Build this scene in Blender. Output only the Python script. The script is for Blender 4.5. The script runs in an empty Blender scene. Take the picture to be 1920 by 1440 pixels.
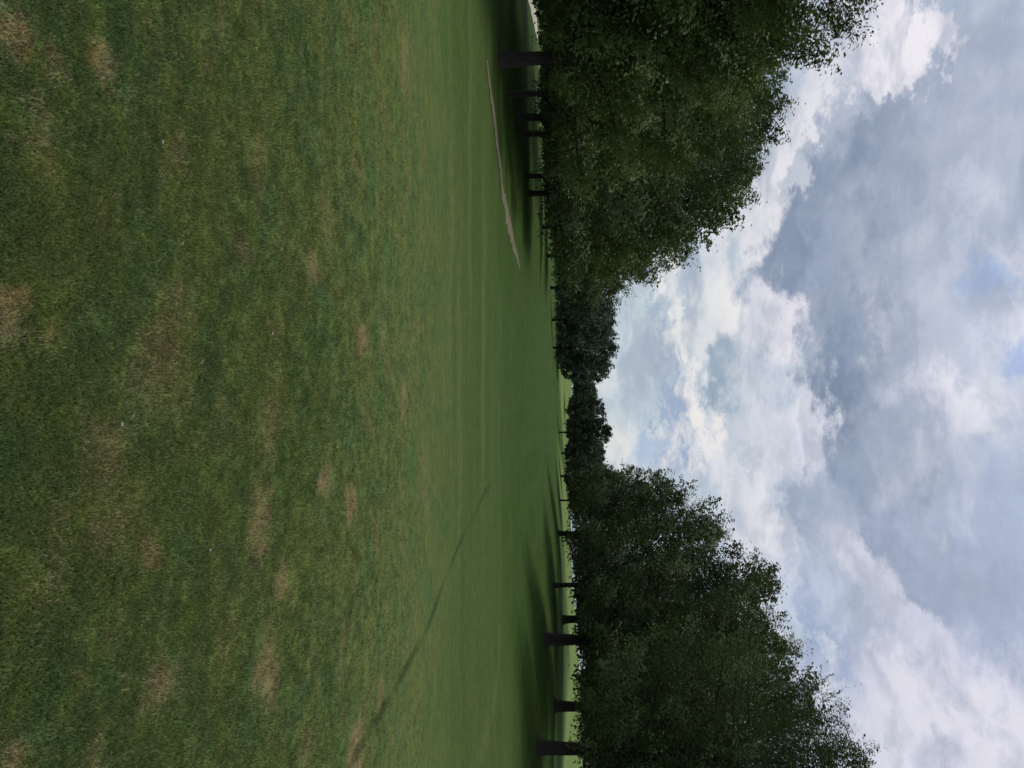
import bpy, math, random
import numpy as np
from mathutils import Matrix, Vector
S = bpy.context.scene
C = S.collection
R = math.radians

# ------------------------------------------------------------------ camera, world, sun, exposure
F = 1493.0                      # focal length in photo pixels (28 mm on 36 mm over 1920 px)
EYE = 1.6
PITCH = math.atan(85 / F)
FW = np.array([0, math.cos(PITCH), -math.sin(PITCH)])
UP = np.array([0, math.sin(PITCH), math.cos(PITCH)])
RT = np.array([1.0, 0, 0])

cd = bpy.data.cameras.new('camera')
cam = bpy.data.objects.new('camera', cd)
C.objects.link(cam)
cd.sensor_width = 36
cd.lens = 28
cd.clip_end = 6000
cd.clip_start = 0.05
# the picture was taken with the phone held upright and is shown lying on its side
M = Matrix(((UP[0], -1, -FW[0], 0), (UP[1], 0, -FW[1], 0), (UP[2], 0, -FW[2], EYE), (0, 0, 0, 1)))
cam.matrix_world = M
S.camera = cam

SUN_EL, SUN_AZ = R(68), R(12)          # azimuth from +Y towards +X
S.view_settings.view_transform = 'Standard'
S.view_settings.look = 'None'
S.view_settings.exposure = 0.0
S.view_settings.gamma = 1.0
S.view_settings.use_curve_mapping = False
S.cycles.max_bounces = 6
S.cycles.diffuse_bounces = 2
S.cycles.transmission_bounces = 3
S.cycles.transparent_max_bounces = 4


def ray(X, Y):
    return FW + (X - 960) / F * UP + (Y - 720) / F * RT


def at(X, Y, d):
    r = ray(X, Y)
    return np.array([0, 0, EYE]) + r * (d / r[1])


def flat(X, Y):
    r = ray(X, Y)
    return np.array([0, 0, EYE]) + r * (EYE / -r[2])


def azel(X, Y):
    r = ray(X, Y)
    r = r / np.linalg.norm(r)
    return math.atan2(r[0], r[1]), math.asin(r[2])


class NT:
    """small helper to write node trees"""
    def __init__(self, tree):
        self.t = tree

    def n(self, kind, **kw):
        nd = self.t.nodes.new(kind)
        for k, v in kw.items():
            setattr(nd, k, v)
        return nd

    def link(self, a, b):
        self.t.links.new(a, b)

    def put(self, sock, v):
        if isinstance(v, bpy.types.NodeSocket):
            self.link(v, sock)
        elif v is not None:
            sock.default_value = v

    def math(self, op, a, b=None, c=None, clamp=False):
        nd = self.n('ShaderNodeMath', operation=op, use_clamp=clamp)
        self.put(nd.inputs[0], a)
        self.put(nd.inputs[1], b)
        self.put(nd.inputs[2], c)
        return nd.outputs[0]

    def vmath(self, op, a, b=None, s=None):
        nd = self.n('ShaderNodeVectorMath', operation=op)
        self.put(nd.inputs[0], a)
        self.put(nd.inputs[1], b)
        if s is not None:
            self.put(nd.inputs['Scale'], s)
        return nd.outputs['Value'] if op in ('LENGTH', 'DOT_PRODUCT', 'DISTANCE') else nd.outputs[0]

    def noise(self, vec, scale, detail=4, rough=0.55, dim='3D', color=False, dist=0.0):
        nd = self.n('ShaderNodeTexNoise', noise_dimensions=dim)
        self.put(nd.inputs['Vector'], vec)
        nd.inputs['Scale'].default_value = scale
        nd.inputs['Detail'].default_value = detail
        nd.inputs['Roughness'].default_value = rough
        nd.inputs['Distortion'].default_value = dist
        return nd.outputs['Color'] if color else nd.outputs[0]

    def rng(self, v, a, b, c=0.0, d=1.0, smooth=True):
        nd = self.n('ShaderNodeMapRange', interpolation_type='SMOOTHSTEP' if smooth else 'LINEAR')
        self.put(nd.inputs[0], v)
        for i, x in enumerate((a, b, c, d)):
            self.put(nd.inputs[i + 1], x)
        return nd.outputs[0]

    def mix(self, f, a, b):
        nd = self.n('ShaderNodeMix', data_type='RGBA')
        self.put(nd.inputs[0], f)
        self.put(nd.inputs[6], a if isinstance(a, bpy.types.NodeSocket) else (*a[:3], 1))
        self.put(nd.inputs[7], b if isinstance(b, bpy.types.NodeSocket) else (*b[:3], 1))
        return nd.outputs[2]

    def ramp(self, v, stops):
        nd = self.n('ShaderNodeValToRGB')
        self.put(nd.inputs[0], v)
        el = nd.color_ramp.elements
        while len(el) < len(stops):
            el.new(0.5)
        for e, (p, c) in zip(el, stops):
            e.position = p
            e.color = (*c, 1)
        return nd.outputs[0]

    def ellipse(self, vec, cx, cy, rx, ry, rot=0.0, inner=0.0, amp=1.0):
        mp = self.n('ShaderNodeMapping', vector_type='TEXTURE')
        self.put(mp.inputs['Vector'], vec)
        mp.inputs['Location'].default_value = (cx, cy, 0)
        mp.inputs['Rotation'].default_value = (0, 0, rot)
        mp.inputs['Scale'].default_value = (rx, ry, 1)
        return self.rng(self.vmath('LENGTH', mp.outputs[0]), 1.0, inner, 0.0, amp)

    def total(self, socks):
        out = socks[0]
        for s in socks[1:]:
            out = self.math('ADD', out, s)
        return out


def lin(r, g, b):
    f = lambda c: c / 12.92 if c <= .04045 else ((c + .055) / 1.055) ** 2.4
    return (f(r / 255), f(g / 255), f(b / 255))


# clouds, back to front: X, Y, half size along X, half size along Y, tilt in degrees, edge softness, base colour, top colour, flat base, opacity.
# X and Y are where the cloud stood in the photo; they are turned into an azimuth and an elevation.
CLOUDS = [
    (1880, 1050, 170, 260, 10, .9, (168, 179, 208), (180, 190, 216), 0, .9),
    (1770, 260, 220, 250, 0, .7, (152, 162, 182), (182, 189, 206), 0, .9),
    (1600, 430, 170, 235, -20, .42, (126, 139, 162), (172, 180, 196), 0, .95),
    (1705, 1010, 180, 205, 25, .6, (141, 153, 177), (172, 181, 203), 0, .9),
    (1665, 740, 150, 215, 4, .42, (119, 133, 156), (194, 199, 212), 0, .96),
    (1790, 560, 120, 140, 0, .8, (178, 187, 204), (190, 198, 214), 0, .7),
    (1762, 750, 70, 92, 25, .6, (190, 195, 210), (236, 234, 242), 0, .9),
    (1875, 620, 80, 140, 0, .7, (194, 202, 220), (224, 226, 236), 0, .8),
    (1640, 75, 110, 92, -22, .28, (206, 208, 220), (243, 238, 243), 0, .95),
    (1560, 205, 60, 100, -10, .6, (164, 175, 192), (190, 197, 210), 0, .7),
    (1480, 250, 60, 170, -25, .6, (210, 212, 220), (236, 232, 236), 0, .85),
    (1400, 440, 60, 150, -25, .6, (218, 219, 226), (234, 231, 234), 0, .85),
    (1378, 478, 30, 50, -10, .7, (170, 184, 198), (196, 205, 213), 0, .9),
    (1450, 605, 66, 76, 0, .45, (214, 215, 224), (234, 230, 236), 0, .9),
    (1335, 600, 80, 86, 0, .4, (204, 212, 217), (238, 234, 233), 0, .9),
    (1232, 610, 84, 120, 2, .45, (160, 178, 198), (232, 230, 229), 1, .95),
    (1385, 715, 66, 88, 0, .42, (146, 163, 181), (204, 210, 218), 0, .95),
    (1240, 790, 112, 100, 2, .40, (152, 171, 200), (240, 233, 229), 1, .95),
    (1450, 830, 105, 130, 0, .6, (196, 202, 213), (228, 227, 235), 0, .85),
    (1400, 870, 24, 44, 20, .7, (178, 186, 200), (190, 196, 208), 0, .7),
    (1545, 955, 70, 78, 20, .45, (146, 159, 181), (178, 187, 205), 0, .95),
    (1400, 995, 85, 110, 20, .55, (200, 205, 215), (232, 229, 235), 0, .9),
    (1500, 1120, 66, 90, 15, .7, (190, 200, 218), (204, 211, 225), 0, .8),
    (1565, 1190, 66, 140, 22, .5, (156, 169, 196), (192, 200, 218), 0, .95),
    (1775, 1375, 215, 175, 0, .6, (216, 214, 226), (230, 226, 236), 0, .95),
    (1635, 1090, 46, 160, 38, .7, (208, 210, 221), (230, 227, 235), 0, .75),
    (1690, 1385, 28, 42, 0, .9, (182, 188, 202), (196, 200, 212), 0, .8),
    (1848, 525, 62, 46, 30, .95, (150, 172, 216), (164, 184, 220), 0, .85),
    (1908, 665, 40, 40, 0, .7, (160, 182, 222), (170, 188, 224), 0, .8),
    (1215, 838, 42, 44, -20, .7, (164, 184, 213), (176, 193, 216), 0, .9),
    (1165, 640, 30, 130, 0, .8, (184, 201, 214), (196, 208, 217), 0, .7),
    (1285, 560, 34, 40, 0, .5, (172, 188, 203), (228, 228, 229), 1, .9),
    (1272, 690, 40, 46, 0, .5, (166, 182, 204), (238, 233, 230), 1, .9),
    (1300, 850, 46, 50, 10, .5, (176, 190, 210), (236, 231, 230), 1, .85),
    (1335, 900, 34, 52, 10, .6, (178, 189, 206), (222, 223, 229), 0, .8),
    (1430, 700, 26, 44, 0, .6, (172, 184, 200), (206, 210, 220), 0, .8),
    (1480, 850, 24, 50, 15, .7, (182, 189, 203), (204, 208, 219), 0, .8),
    (1505, 770, 20, 40, 0, .7, (184, 191, 205), (210, 213, 222), 0, .7),
    (1440, 1060, 26, 46, 20, .7, (180, 189, 206), (204, 209, 220), 0, .8),
    (1350, 1010, 20, 40, 20, .7, (184, 192, 207), (206, 211, 221), 0, .7),
    (1500, 330, 26, 56, -20, .7, (184, 192, 206), (208, 212, 221), 0, .8),
    (1580, 640, 44, 90, 0, .7, (124, 139, 162), (150, 163, 184), 0, .8),
    (1530, 470, 44, 90, -15, .7, (126, 140, 165), (152, 164, 186), 0, .8),
    (1600, 880, 50, 80, 10, .7, (130, 144, 168), (156, 168, 190), 0, .8),
    (1700, 440, 46, 100, -15, .9, (182, 190, 205), (198, 204, 216), 0, .7),
    (1830, 380, 40, 90, 20, .9, (198, 205, 220), (212, 216, 228), 0, .7),
    (1745, 1180, 30, 70, 30, .8, (196, 203, 220), (216, 218, 230), 0, .7),
    (1800, 960, 30, 60, 0, .8, (186, 195, 216), (200, 206, 224), 0, .7),
    (1710, 620, 40, 70, 0, .9, (170, 178, 195), (190, 195, 209), 0, .6),
    (1150, 830, 26, 60, 0, .7, (214, 217, 218), (226, 224, 222), 0, .8),
]

W = bpy.data.worlds.new('World')
S.world = W
W.use_nodes = True
w = NT(W.node_tree)
W.node_tree.nodes.clear()
sky = w.n('ShaderNodeTexSky', sky_type='NISHITA')
sky.sun_disc = False
sky.sun_elevation = SUN_EL
sky.sun_rotation = SUN_AZ
D = w.n('ShaderNodeTexCoord').outputs['Generated']
sep = w.n('ShaderNodeSeparateXYZ')
w.link(D, sep.inputs[0])
az = w.math('ARCTAN2', sep.outputs[0], sep.outputs[1])
el = w.math('ARCSINE', sep.outputs[2])
ae = w.n('ShaderNodeCombineXYZ')
w.link(az, ae.inputs[0])
w.link(el, ae.inputs[1])
# flatten the noise towards the horizon as a real cloud deck does
sq = w.n('ShaderNodeMapping')
w.link(D, sq.inputs[0])
sq.inputs['Scale'].default_value = (1, 1, 1.7)
DV = sq.outputs[0]
warp1 = w.vmath('SUBTRACT', w.noise(DV, 8, 3, .55, color=True), (.5, .5, .5))
warp2 = w.vmath('SUBTRACT', w.noise(DV, 26, 7, .68, color=True), (.5, .5, .5))
wbig = w.vmath('ADD', w.vmath('ADD', ae.outputs[0], w.vmath('SCALE', warp1, s=.10)), w.vmath('SCALE', warp2, s=.135))
wsml = w.vmath('ADD', w.vmath('ADD', ae.outputs[0], w.vmath('SCALE', warp1, s=.045)), w.vmath('SCALE', warp2, s=.08))
puff = w.math('SUBTRACT', w.noise(DV, 17, 8, .62, dist=.5), .5)
broad = w.math('SUBTRACT', w.noise(DV, 5, 5, .55), .5)
billow = w.math('SUBTRACT', .2, w.math('ABSOLUTE', w.math('MULTIPLY_ADD', w.noise(DV, 13, 7, .6), 2.0, -1.0)))
tex = w.math('ADD', w.math('MULTIPLY', puff, 1.5), w.math('MULTIPLY', billow, .9))
hi = w.rng(sep.outputs[2], .05, .5)
cl = w.mix(hi, lin(197, 208, 216), lin(186, 194, 213))
cl = w.mix(w.rng(w.math('ADD', w.math('MULTIPLY', broad, 2.2), tex), -.7, .9), lin(176, 189, 205), cl)
cl = w.mix(w.rng(w.math('ADD', broad, w.math('MULTIPLY', tex, .7)), -.05, .6), cl, lin(228, 227, 231))
for X, Y, rx, ry, rot, soft, c0, c1, flat_, op in CLOUDS:
    a0, e0 = azel(X, Y)
    rl, ru = ry / F * 1.06, rx / F * .95
    src = wbig if rx * ry > 9000 else wsml
    mpn = w.n('ShaderNodeMapping', vector_type='TEXTURE')
    w.link(src, mpn.inputs['Vector'])
    mpn.inputs['Location'].default_value = (a0, e0, 0)
    mpn.inputs['Rotation'].default_value = (0, 0, R(rot))
    mpn.inputs['Scale'].default_value = (rl, ru, 1)
    sx_ = w.n('ShaderNodeSeparateXYZ')
    w.link(mpn.outputs[0], sx_.inputs[0])
    msk = w.rng(w.vmath('LENGTH', mpn.outputs[0]), 1.08, 1.08 - soft, 0, op)
    if flat_:
        msk = w.math('MULTIPLY', msk, w.rng(sx_.outputs[1], -.10, .06))
    gv = w.math('ADD', sx_.outputs[1], w.math('MULTIPLY', tex, 1.0))
    gcol = w.mix(w.rng(gv, 0.0 if flat_ else -.75, .75), lin(*c0), lin(*c1))
    cl = w.mix(msk, cl, gcol)
# grey mottling in flat layers over all of it
lay = w.n('ShaderNodeMapping')
w.link(w.vmath('ADD', D, w.vmath('SCALE', warp1, s=.06)), lay.inputs[0])
lay.inputs['Scale'].default_value = (1, 1, 2.6)
lm = w.math('ADD', w.noise(lay.outputs[0], 7.5, 8, .60), w.math('MULTIPLY', billow, -.12))
cl = w.mix(w.rng(lm, .44, .64, 0, .72), cl, lin(156, 167, 186))
cl = w.mix(w.rng(w.noise(lay.outputs[0], 15, 8, .64), .56, .78, 0, .28), cl, lin(234, 232, 237))
K = 10.0
low = w.rng(sep.outputs[2], 0.02, .34)
tint = w.mix(low, (1.0, 1.01, .985), (1.0, 1.0, 1.01))
mul = w.n('ShaderNodeMix', data_type='RGBA', blend_type='MULTIPLY')
mul.inputs[0].default_value = 1
w.link(cl, mul.inputs[6])
w.link(tint, mul.inputs[7])
cl = mul.outputs[2]
cl10 = w.vmath('SCALE', cl, s=K)
# a little of the clear sky's own light comes through the thin cloud everywhere
clear = w.vmath('SCALE', sky.outputs[0], s=.06)
skyc = w.vmath('ADD', w.vmath('SCALE', cl10, s=.97), clear)
bg = w.n('ShaderNodeBackground')
bg.inputs['Strength'].default_value = 1 / K
w.link(skyc, bg.inputs['Color'])
wo = w.n('ShaderNodeOutputWorld')
w.link(bg.outputs[0], wo.inputs[0])
W.cycles.sampling_method = 'MANUAL'
W.cycles.sample_map_resolution = 512

sl = bpy.data.lights.new('sun', 'SUN')
sl.energy = 2.0
sl.angle = R(24)
sl.color = (1, .95, .86)
so = bpy.data.objects.new('sun', sl)
C.objects.link(so)
sd = Vector((math.sin(SUN_AZ) * math.cos(SUN_EL), math.cos(SUN_AZ) * math.cos(SUN_EL), math.sin(SUN_EL)))
so.rotation_euler = (-sd).to_track_quat('-Z', 'Y').to_euler()
so.location = (0, 0, 60)


# ------------------------------------------------------------------ terrain
# (X, Y, distance) of places seen on the ground; the land is a smooth sheet through them
SEEN = [
    (938, 112, 22), (950, 178, 27), (968, 222, 31), (980, 252, 34), (985, 330, 39), (992, 362, 42), (1018, 425, 60), (1028, 480, 80),
    (1032, 540, 110), (1035, 600, 150), (1036, 660, 175), (925, -180, 19.5), (1000, 25, 52), (1010, 120, 70), (1014, 250, 80),
    (935, 560, 21.5), (935, 760, 21.5), (935, 1000, 21.5), (985, 560, 38), (985, 760, 38), (988, 960, 38), (1015, 700, 75), (1015, 560, 72),
    (1034, 700, 130), (1043, 725, 165), (1054, 725, 205), (1068, 725, 250), (1072, 725, 285), (1020, 820, 75), (1040, 820, 120), (1049, 820, 150),
    (1062, 820, 240), (1052, 940, 112), (1064, 940, 190), (1048, 1000, 74), (1058, 1000, 110), (1068, 1000, 190), (1036, 1097, 54), (1060, 1097, 100),
    (1074, 1097, 190), (1022, 1200, 38), (1046, 1170, 56), (1056, 1200, 66), (1068, 1200, 96), (1084, 1210, 190), (1040, 1325, 44), (1054, 1325, 60),
    (1074, 1325, 96), (1088, 1325, 190), (1008, 1402, 30), (1040, 1420, 50), (1068, 1420, 90), (1090, 1420, 190), (1004, 1560, 28), (1060, 1600, 80), (1090, 1700, 190),
    (962, 1400, 22), (950, 1200, 22.5), (980, 1200, 28.5), (975, 1050, 32),
]
cp = []
for X, Y, d in SEEN:
    p = at(X, Y, d)
    cp.append((p[0], p[1], p[2]))
for d in (1.0, 3.0, 7.0, 12.0, 17.0):
    for th in np.arange(-3.0, 3.01, .5):
        cp.append((d * math.sin(th), d * math.cos(th), 0.0))
for d in (35., 90., 250.):
    for th in (-3.1, -2.5, -1.9, -1.3, 1.3, 1.9, 2.5, 3.1):
        cp.append((d * math.sin(th), d * math.cos(th), 0.3 + (1.2 if th > 0 else 0) * (d > 50)))
for d in (600., 1800., 4000.):
    for th in (-3.1, -2.2, -1.3, -.7, -.35, 0, .35, .7, 1.3, 2.2, 3.1):
        cp.append((d * math.sin(th), d * math.cos(th), 3.0))
cp = np.array(cp)


def lp(x, y):
    d = np.sqrt(x * x + y * y) + .6
    return np.stack([np.log(d), 1.3 * np.arctan2(x, y)], -1)


def tps(A, B):
    r2 = ((A[:, None, :] - B[None, :, :]) ** 2).sum(-1)
    return .5 * r2 * np.log(r2 + 1e-9)


_c = lp(cp[:, 0], cp[:, 1])
n_ = len(_c)
_A = np.zeros((n_ + 3, n_ + 3))
_A[:n_, :n_] = tps(_c, _c) + np.eye(n_) * 4e-3
_A[:n_, n_] = 1
_A[:n_, n_ + 1:] = _c
_A[n_:, :n_] = _A[:n_, n_:].T
_w = np.linalg.solve(_A, np.concatenate([cp[:, 2], np.zeros(3)]))


def height(x, y):
    x = np.atleast_1d(np.asarray(x, float))
    y = np.atleast_1d(np.asarray(y, float))
    q = lp(x, y)
    z = tps(q, _c) @ _w[:n_] + _w[n_] + q @ _w[n_ + 1:]
    und = .020 * np.sin(x * 1.3 + .5 * np.sin(y * .9)) * np.sin(y * 1.05 + 1.0) + .012 * np.sin(x * 2.9 + y * 1.7)
    return z + und * np.clip(np.hypot(x, y) / 4, 0, 1) * np.clip(60 / (np.hypot(x, y) + 1), 0, 1)


def zat(x, y):
    return float(height(x, y)[0])


def mesh_np(name, V, Fq, mat, parent=None, smooth=True, attr=None):
    me = bpy.data.meshes.new(name)
    V = np.asarray(V, np.float32)
    Fq = np.asarray(Fq, np.int32)
    k = Fq.shape[1]
    me.vertices.add(len(V))
    me.vertices.foreach_set('co', V.ravel())
    me.loops.add(Fq.size)
    me.loops.foreach_set('vertex_index', Fq.ravel())
    me.polygons.add(len(Fq))
    me.polygons.foreach_set('loop_start', np.arange(0, Fq.size, k, dtype=np.int32))
    if smooth:
        me.polygons.foreach_set('use_smooth', np.ones(len(Fq), bool))
    me.update(calc_edges=True)
    if attr is not None:
        for an, av in attr.items():
            a = me.attributes.new(an, 'FLOAT', 'POINT')
            a.data.foreach_set('value', np.asarray(av, np.float32))
    if mat:
        me.materials.append(mat)
    o = bpy.data.objects.new(name, me)
    C.objects.link(o)
    if parent:
        o.parent = parent
    return o


def tag(o, label=None, cat=None, group=None, kind=None):
    if label:
        o['label'] = label
    if cat:
        o['category'] = cat
    if group:
        o['group'] = group
    if kind:
        o['kind'] = kind
    return o


# ------------------------------------------------------------------ turf colour, shared by the soil sheet and the blades
# dry patches: (X, Y, half X, half Y, strength, tilt)
DRY = [
    (10, 45, 50, 60, .75, 0), (185, 118, 27, 52, 1.0, 12), (95, 140, 30, 40, .55, 0), (10, 600, 42, 70, 1.0, 0), (88, 640, 22, 26, .5, 0),
    (586, 505, 17, 40, .7, 0), (683, 632, 10, 26, .9, 0), (756, 748, 9, 46, .65, 4), (614, 902, 15, 40, .95, 8), (655, 945, 12, 42, 1.0, 0),
    (488, 985, 26, 100, .7, 6), (534, 1092, 17, 44, .8, 0), (505, 1262, 27, 75, .8, 0), (298, 1290, 42, 60, .75, 0), (278, 1035, 24, 36, .7, 0),
    (668, 1405, 15, 66, 1.0, -16), (712, 1310, 8, 40, .7, -16), (760, 1225, 7, 40, .4, -16), (15, 1418, 55, 40, .9, 0), (290, 690, 80, 110, .38, 0), (200, 850, 60, 90, .36, 0), (225, 980, 50, 70, .3, 0),
    (402, 30, 12, 50, .5, 0), (500, 810, 24, 90, .4, 0), (760, 110, 16, 90, .38, 0), (570, 1400, 26, 50, .35, 0), (60, 250, 40, 80, .4, 0),
    (480, 300, 20, 60, .3, 0), (330, 560, 40, 50, .25, 0), (620, 420, 14, 60, .35, 0), (330, 280, 25, 60, .3, 0), (455, 470, 14, 40, .3, 0),
    (90, 1080, 60, 60, .25, 0), (430, 1200, 20, 60, .25, 0), (205, 1175, 30, 45, .3, 0), (720, 640, 10, 50, .35, 0), (700, 1010, 10, 60, .3, 0),
    (800, 900, 9, 90, .25, 0), (120, 960, 30, 50, .25, 0), (640, 1210, 14, 80, .25, 0), (180, 1420, 30, 50, .35, 0),
]
NTg = bpy.data.node_groups.new('turf_colour', 'ShaderNodeTree')
NTg.interface.new_socket('Colour', in_out='OUTPUT', socket_type='NodeSocketColor')
NTg.interface.new_socket('Height', in_out='OUTPUT', socket_type='NodeSocketFloat')
g = NT(NTg)
go = g.n('NodeGroupOutput')
pos = g.n('ShaderNodeNewGeometry').outputs['Position']
ps = g.n('ShaderNodeSeparateXYZ')
g.link(pos, ps.inputs[0])
p2 = g.n('ShaderNodeCombineXYZ')
g.link(ps.outputs[0], p2.inputs[0])
g.link(ps.outputs[1], p2.inputs[1])
P = p2.outputs[0]
dist = g.vmath('LENGTH', P)
wp = g.vmath('SCALE', g.vmath('SUBTRACT', g.noise(P, 3.0, 4, .6, color=True), (.5, .5, .5)), s=.5)
Pw = g.vmath('ADD', P, wp)


def ground_blob(X, Y, rx, ry, rot=0, inner=0.1, amp=1.0, vec=None):
    c = flat(max(X, -60), Y)
    d = c[1]
    a, b = flat(max(X - rx, -120), Y)[1], flat(min(X + rx, 1000), Y)[1]
    return g.ellipse(vec or Pw, c[0], (a + b) / 2, ry * d / F * 1.25, (b - a) / 2 * 1.25, -R(rot), inner, amp)


n_big = g.noise(P, .32, 3, .5)
n_mid = g.noise(P, 1.3, 4, .55)
n_sm = g.noise(P, 5.5, 4, .6)
n_fine = g.noise(P, 34, 4, .65)
n_tiny = g.noise(P, 150, 2, .6)
rough_a = (.104, .130, .040)      # olive green
rough_b = (.074, .118, .040)      # blue-green
rough_c = (.112, .142, .032)      # yellow-green
col = g.mix(g.rng(n_mid, .36, .66), rough_a, rough_b)
col = g.mix(g.math('MULTIPLY', g.rng(n_sm, .48, .72), .65), col, rough_c)
col = g.mix(g.math('MULTIPLY', g.rng(n_big, .5, .75), .45), col, (.066, .115, .022))
# browned thatch showing through everywhere in the rough
thatch = g.math('MULTIPLY', g.rng(g.noise(P, 2.1, 6, .7), .50, .72), .48)
col = g.mix(thatch, col, (.155, .118, .058))
# mown fairway further off: smoother, in faint bands across the view
mp = g.n('ShaderNodeMapping')
g.link(P, mp.inputs[0])
mp.inputs['Scale'].default_value = (.12, .9, 1)
band = g.noise(mp.outputs[0], 1.0, 4, .6)
fair = g.mix(g.rng(band, .35, .68), (.031, .070, .014), (.050, .082, .020))
fair = g.mix(.26, fair, col)
fair = g.mix(g.math('MULTIPLY', g.rng(n_sm, .42, .7), .25), fair, (.095, .095, .035))
yn = g.math('ADD', ps.outputs[1], g.math('MULTIPLY_ADD', g.noise(P, .5, 4, .6), 5.0, -2.5))
tf = g.rng(yn, 7.5, 14.5)
col = g.mix(tf, col, fair)
deep = g.mix(g.rng(n_big, .4, .62), (.032, .068, .011), (.040, .074, .015))
deep = g.mix(g.math('MULTIPLY', g.rng(g.math('MULTIPLY_ADD', n_mid, .5, g.math('MULTIPLY', band, .5)), .4, .6), .6), deep, (.052, .084, .023))
td = g.rng(g.math('ADD', ps.outputs[1], g.math('MULTIPLY_ADD', n_mid, 3.0, -1.5)), 19.4, 24.5)
col = g.mix(td, col, deep)
mow = g.n('ShaderNodeMapping')
g.link(Pw, mow.inputs[0])
mow.inputs['Rotation'].default_value = (0, 0, R(28))
mow.inputs['Scale'].default_value = (.9, .05, 1)
deep2 = g.math('MULTIPLY', td, g.rng(g.noise(mow.outputs[0], 1.0, 3, .55), .44, .66))
col = g.mix(g.math('MULTIPLY', deep2, .55), col, (.050, .088, .021))
wornp = g.math('MULTIPLY', tf, g.rng(g.noise(P, .8, 6, .72), .55, .75))
col = g.mix(g.math('MULTIPLY', wornp, .5), col, (.098, .098, .042))
# pale seam of dry grass where the two mown areas meet
seam_pts = [(936, 520), (936, 700), (936, 900), (935, 1050), (932, 1150), (926, 1250), (912, 1350), (892, 1440), (870, 1520)]
seams = []
for (xa, ya), (xb, yb) in zip(seam_pts[:-1], seam_pts[1:]):
    a, b = flat(xa, ya), flat(xb, yb)
    v = b - a
    L = math.hypot(v[0], v[1])
    seams.append(g.ellipse(P, (a[0] + b[0]) / 2, (a[1] + b[1]) / 2, L * .72, .55, math.atan2(v[1], v[0]), .0, .9))
sm = g.math('MULTIPLY', g.total(seams), .5, clamp=True)
col = g.mix(sm, col, (.105, .122, .045))
for X, Y, hx in ((862, 760, 9), (845, 420, 8), (880, 300, 6), (905, 620, 5)):
    col = g.mix(ground_blob(X, Y, hx * .7, 520, 0, .0, .55), col, (.105, .128, .048))
# lush dark line left by a mower wheel
trk = [(655, 1440), (690, 1375), (735, 1300), (790, 1200), (838, 1080), (880, 985), (925, 893)]
tl = []
for (xa, ya), (xb, yb) in zip(trk[:-1], trk[1:]):
    a, b = flat(xa, ya), flat(xb, yb)
    v = b - a
    L = math.hypot(v[0], v[1])
    tl.append(g.ellipse(g.vmath('ADD', P, g.vmath('SCALE', wp, s=.22)), (a[0] + b[0]) / 2, (a[1] + b[1]) / 2, L * .60, .10, math.atan2(v[1], v[0]), .35, 1))
tm = g.math('MULTIPLY', g.math('MINIMUM', g.total(tl), 1.0), .95)
# dry patches
speck = g.rng(g.noise(P, 16, 5, .7), .34, .62)
dm = g.total([ground_blob(X, Y, rx, ry, rot, .05, s) for X, Y, rx, ry, s, rot in DRY])
dm = g.math('MINIMUM', dm, 1.0)
dm = g.math('MULTIPLY', dm, g.math('MULTIPLY_ADD', speck, .7, .42), clamp=True)
dry = g.mix(n_fine, (.19, .122, .054), (.29, .20, .10))
col = g.mix(g.math('MULTIPLY', dm, .85), col, dry)
tm = g.math('MULTIPLY', tm, g.rng(n_sm, .25, .6, .45, .95))
col = g.mix(tm, col, (.040, .058, .019))
# close-mown fairways over the rise, with the sun patch painted in as lighter green
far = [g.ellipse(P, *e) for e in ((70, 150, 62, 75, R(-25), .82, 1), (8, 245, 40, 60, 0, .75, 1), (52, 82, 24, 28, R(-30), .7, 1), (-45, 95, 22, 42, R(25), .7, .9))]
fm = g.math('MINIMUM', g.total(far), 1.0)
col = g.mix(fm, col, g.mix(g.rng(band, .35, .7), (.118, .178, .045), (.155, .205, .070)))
# grain
gr = g.math('MULTIPLY_ADD', n_fine, 1.1, .45)
gr = g.math('MULTIPLY', gr, g.math('MULTIPLY_ADD', n_tiny, .7, .65))
gr = g.math('MULTIPLY', gr, g.math('MULTIPLY_ADD', n_sm, .7, .65))
grf = g.rng(dist, 3, 60, 1.0, .7, smooth=False)
gr = g.math('ADD', g.math('MULTIPLY', g.math('SUBTRACT', gr, 1.0), grf), 1.0)
cm = g.vmath('SCALE', col, s=gr)
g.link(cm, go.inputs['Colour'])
hh = g.math('ADD', g.math('MULTIPLY', n_fine, .012), g.math('MULTIPLY', n_sm, .03))
g.link(hh, go.inputs['Height'])


def new_mat(name):
    m = bpy.data.materials.new(name)
    m.use_nodes = True
    m.node_tree.nodes.clear()
    return m, NT(m.node_tree)


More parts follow.
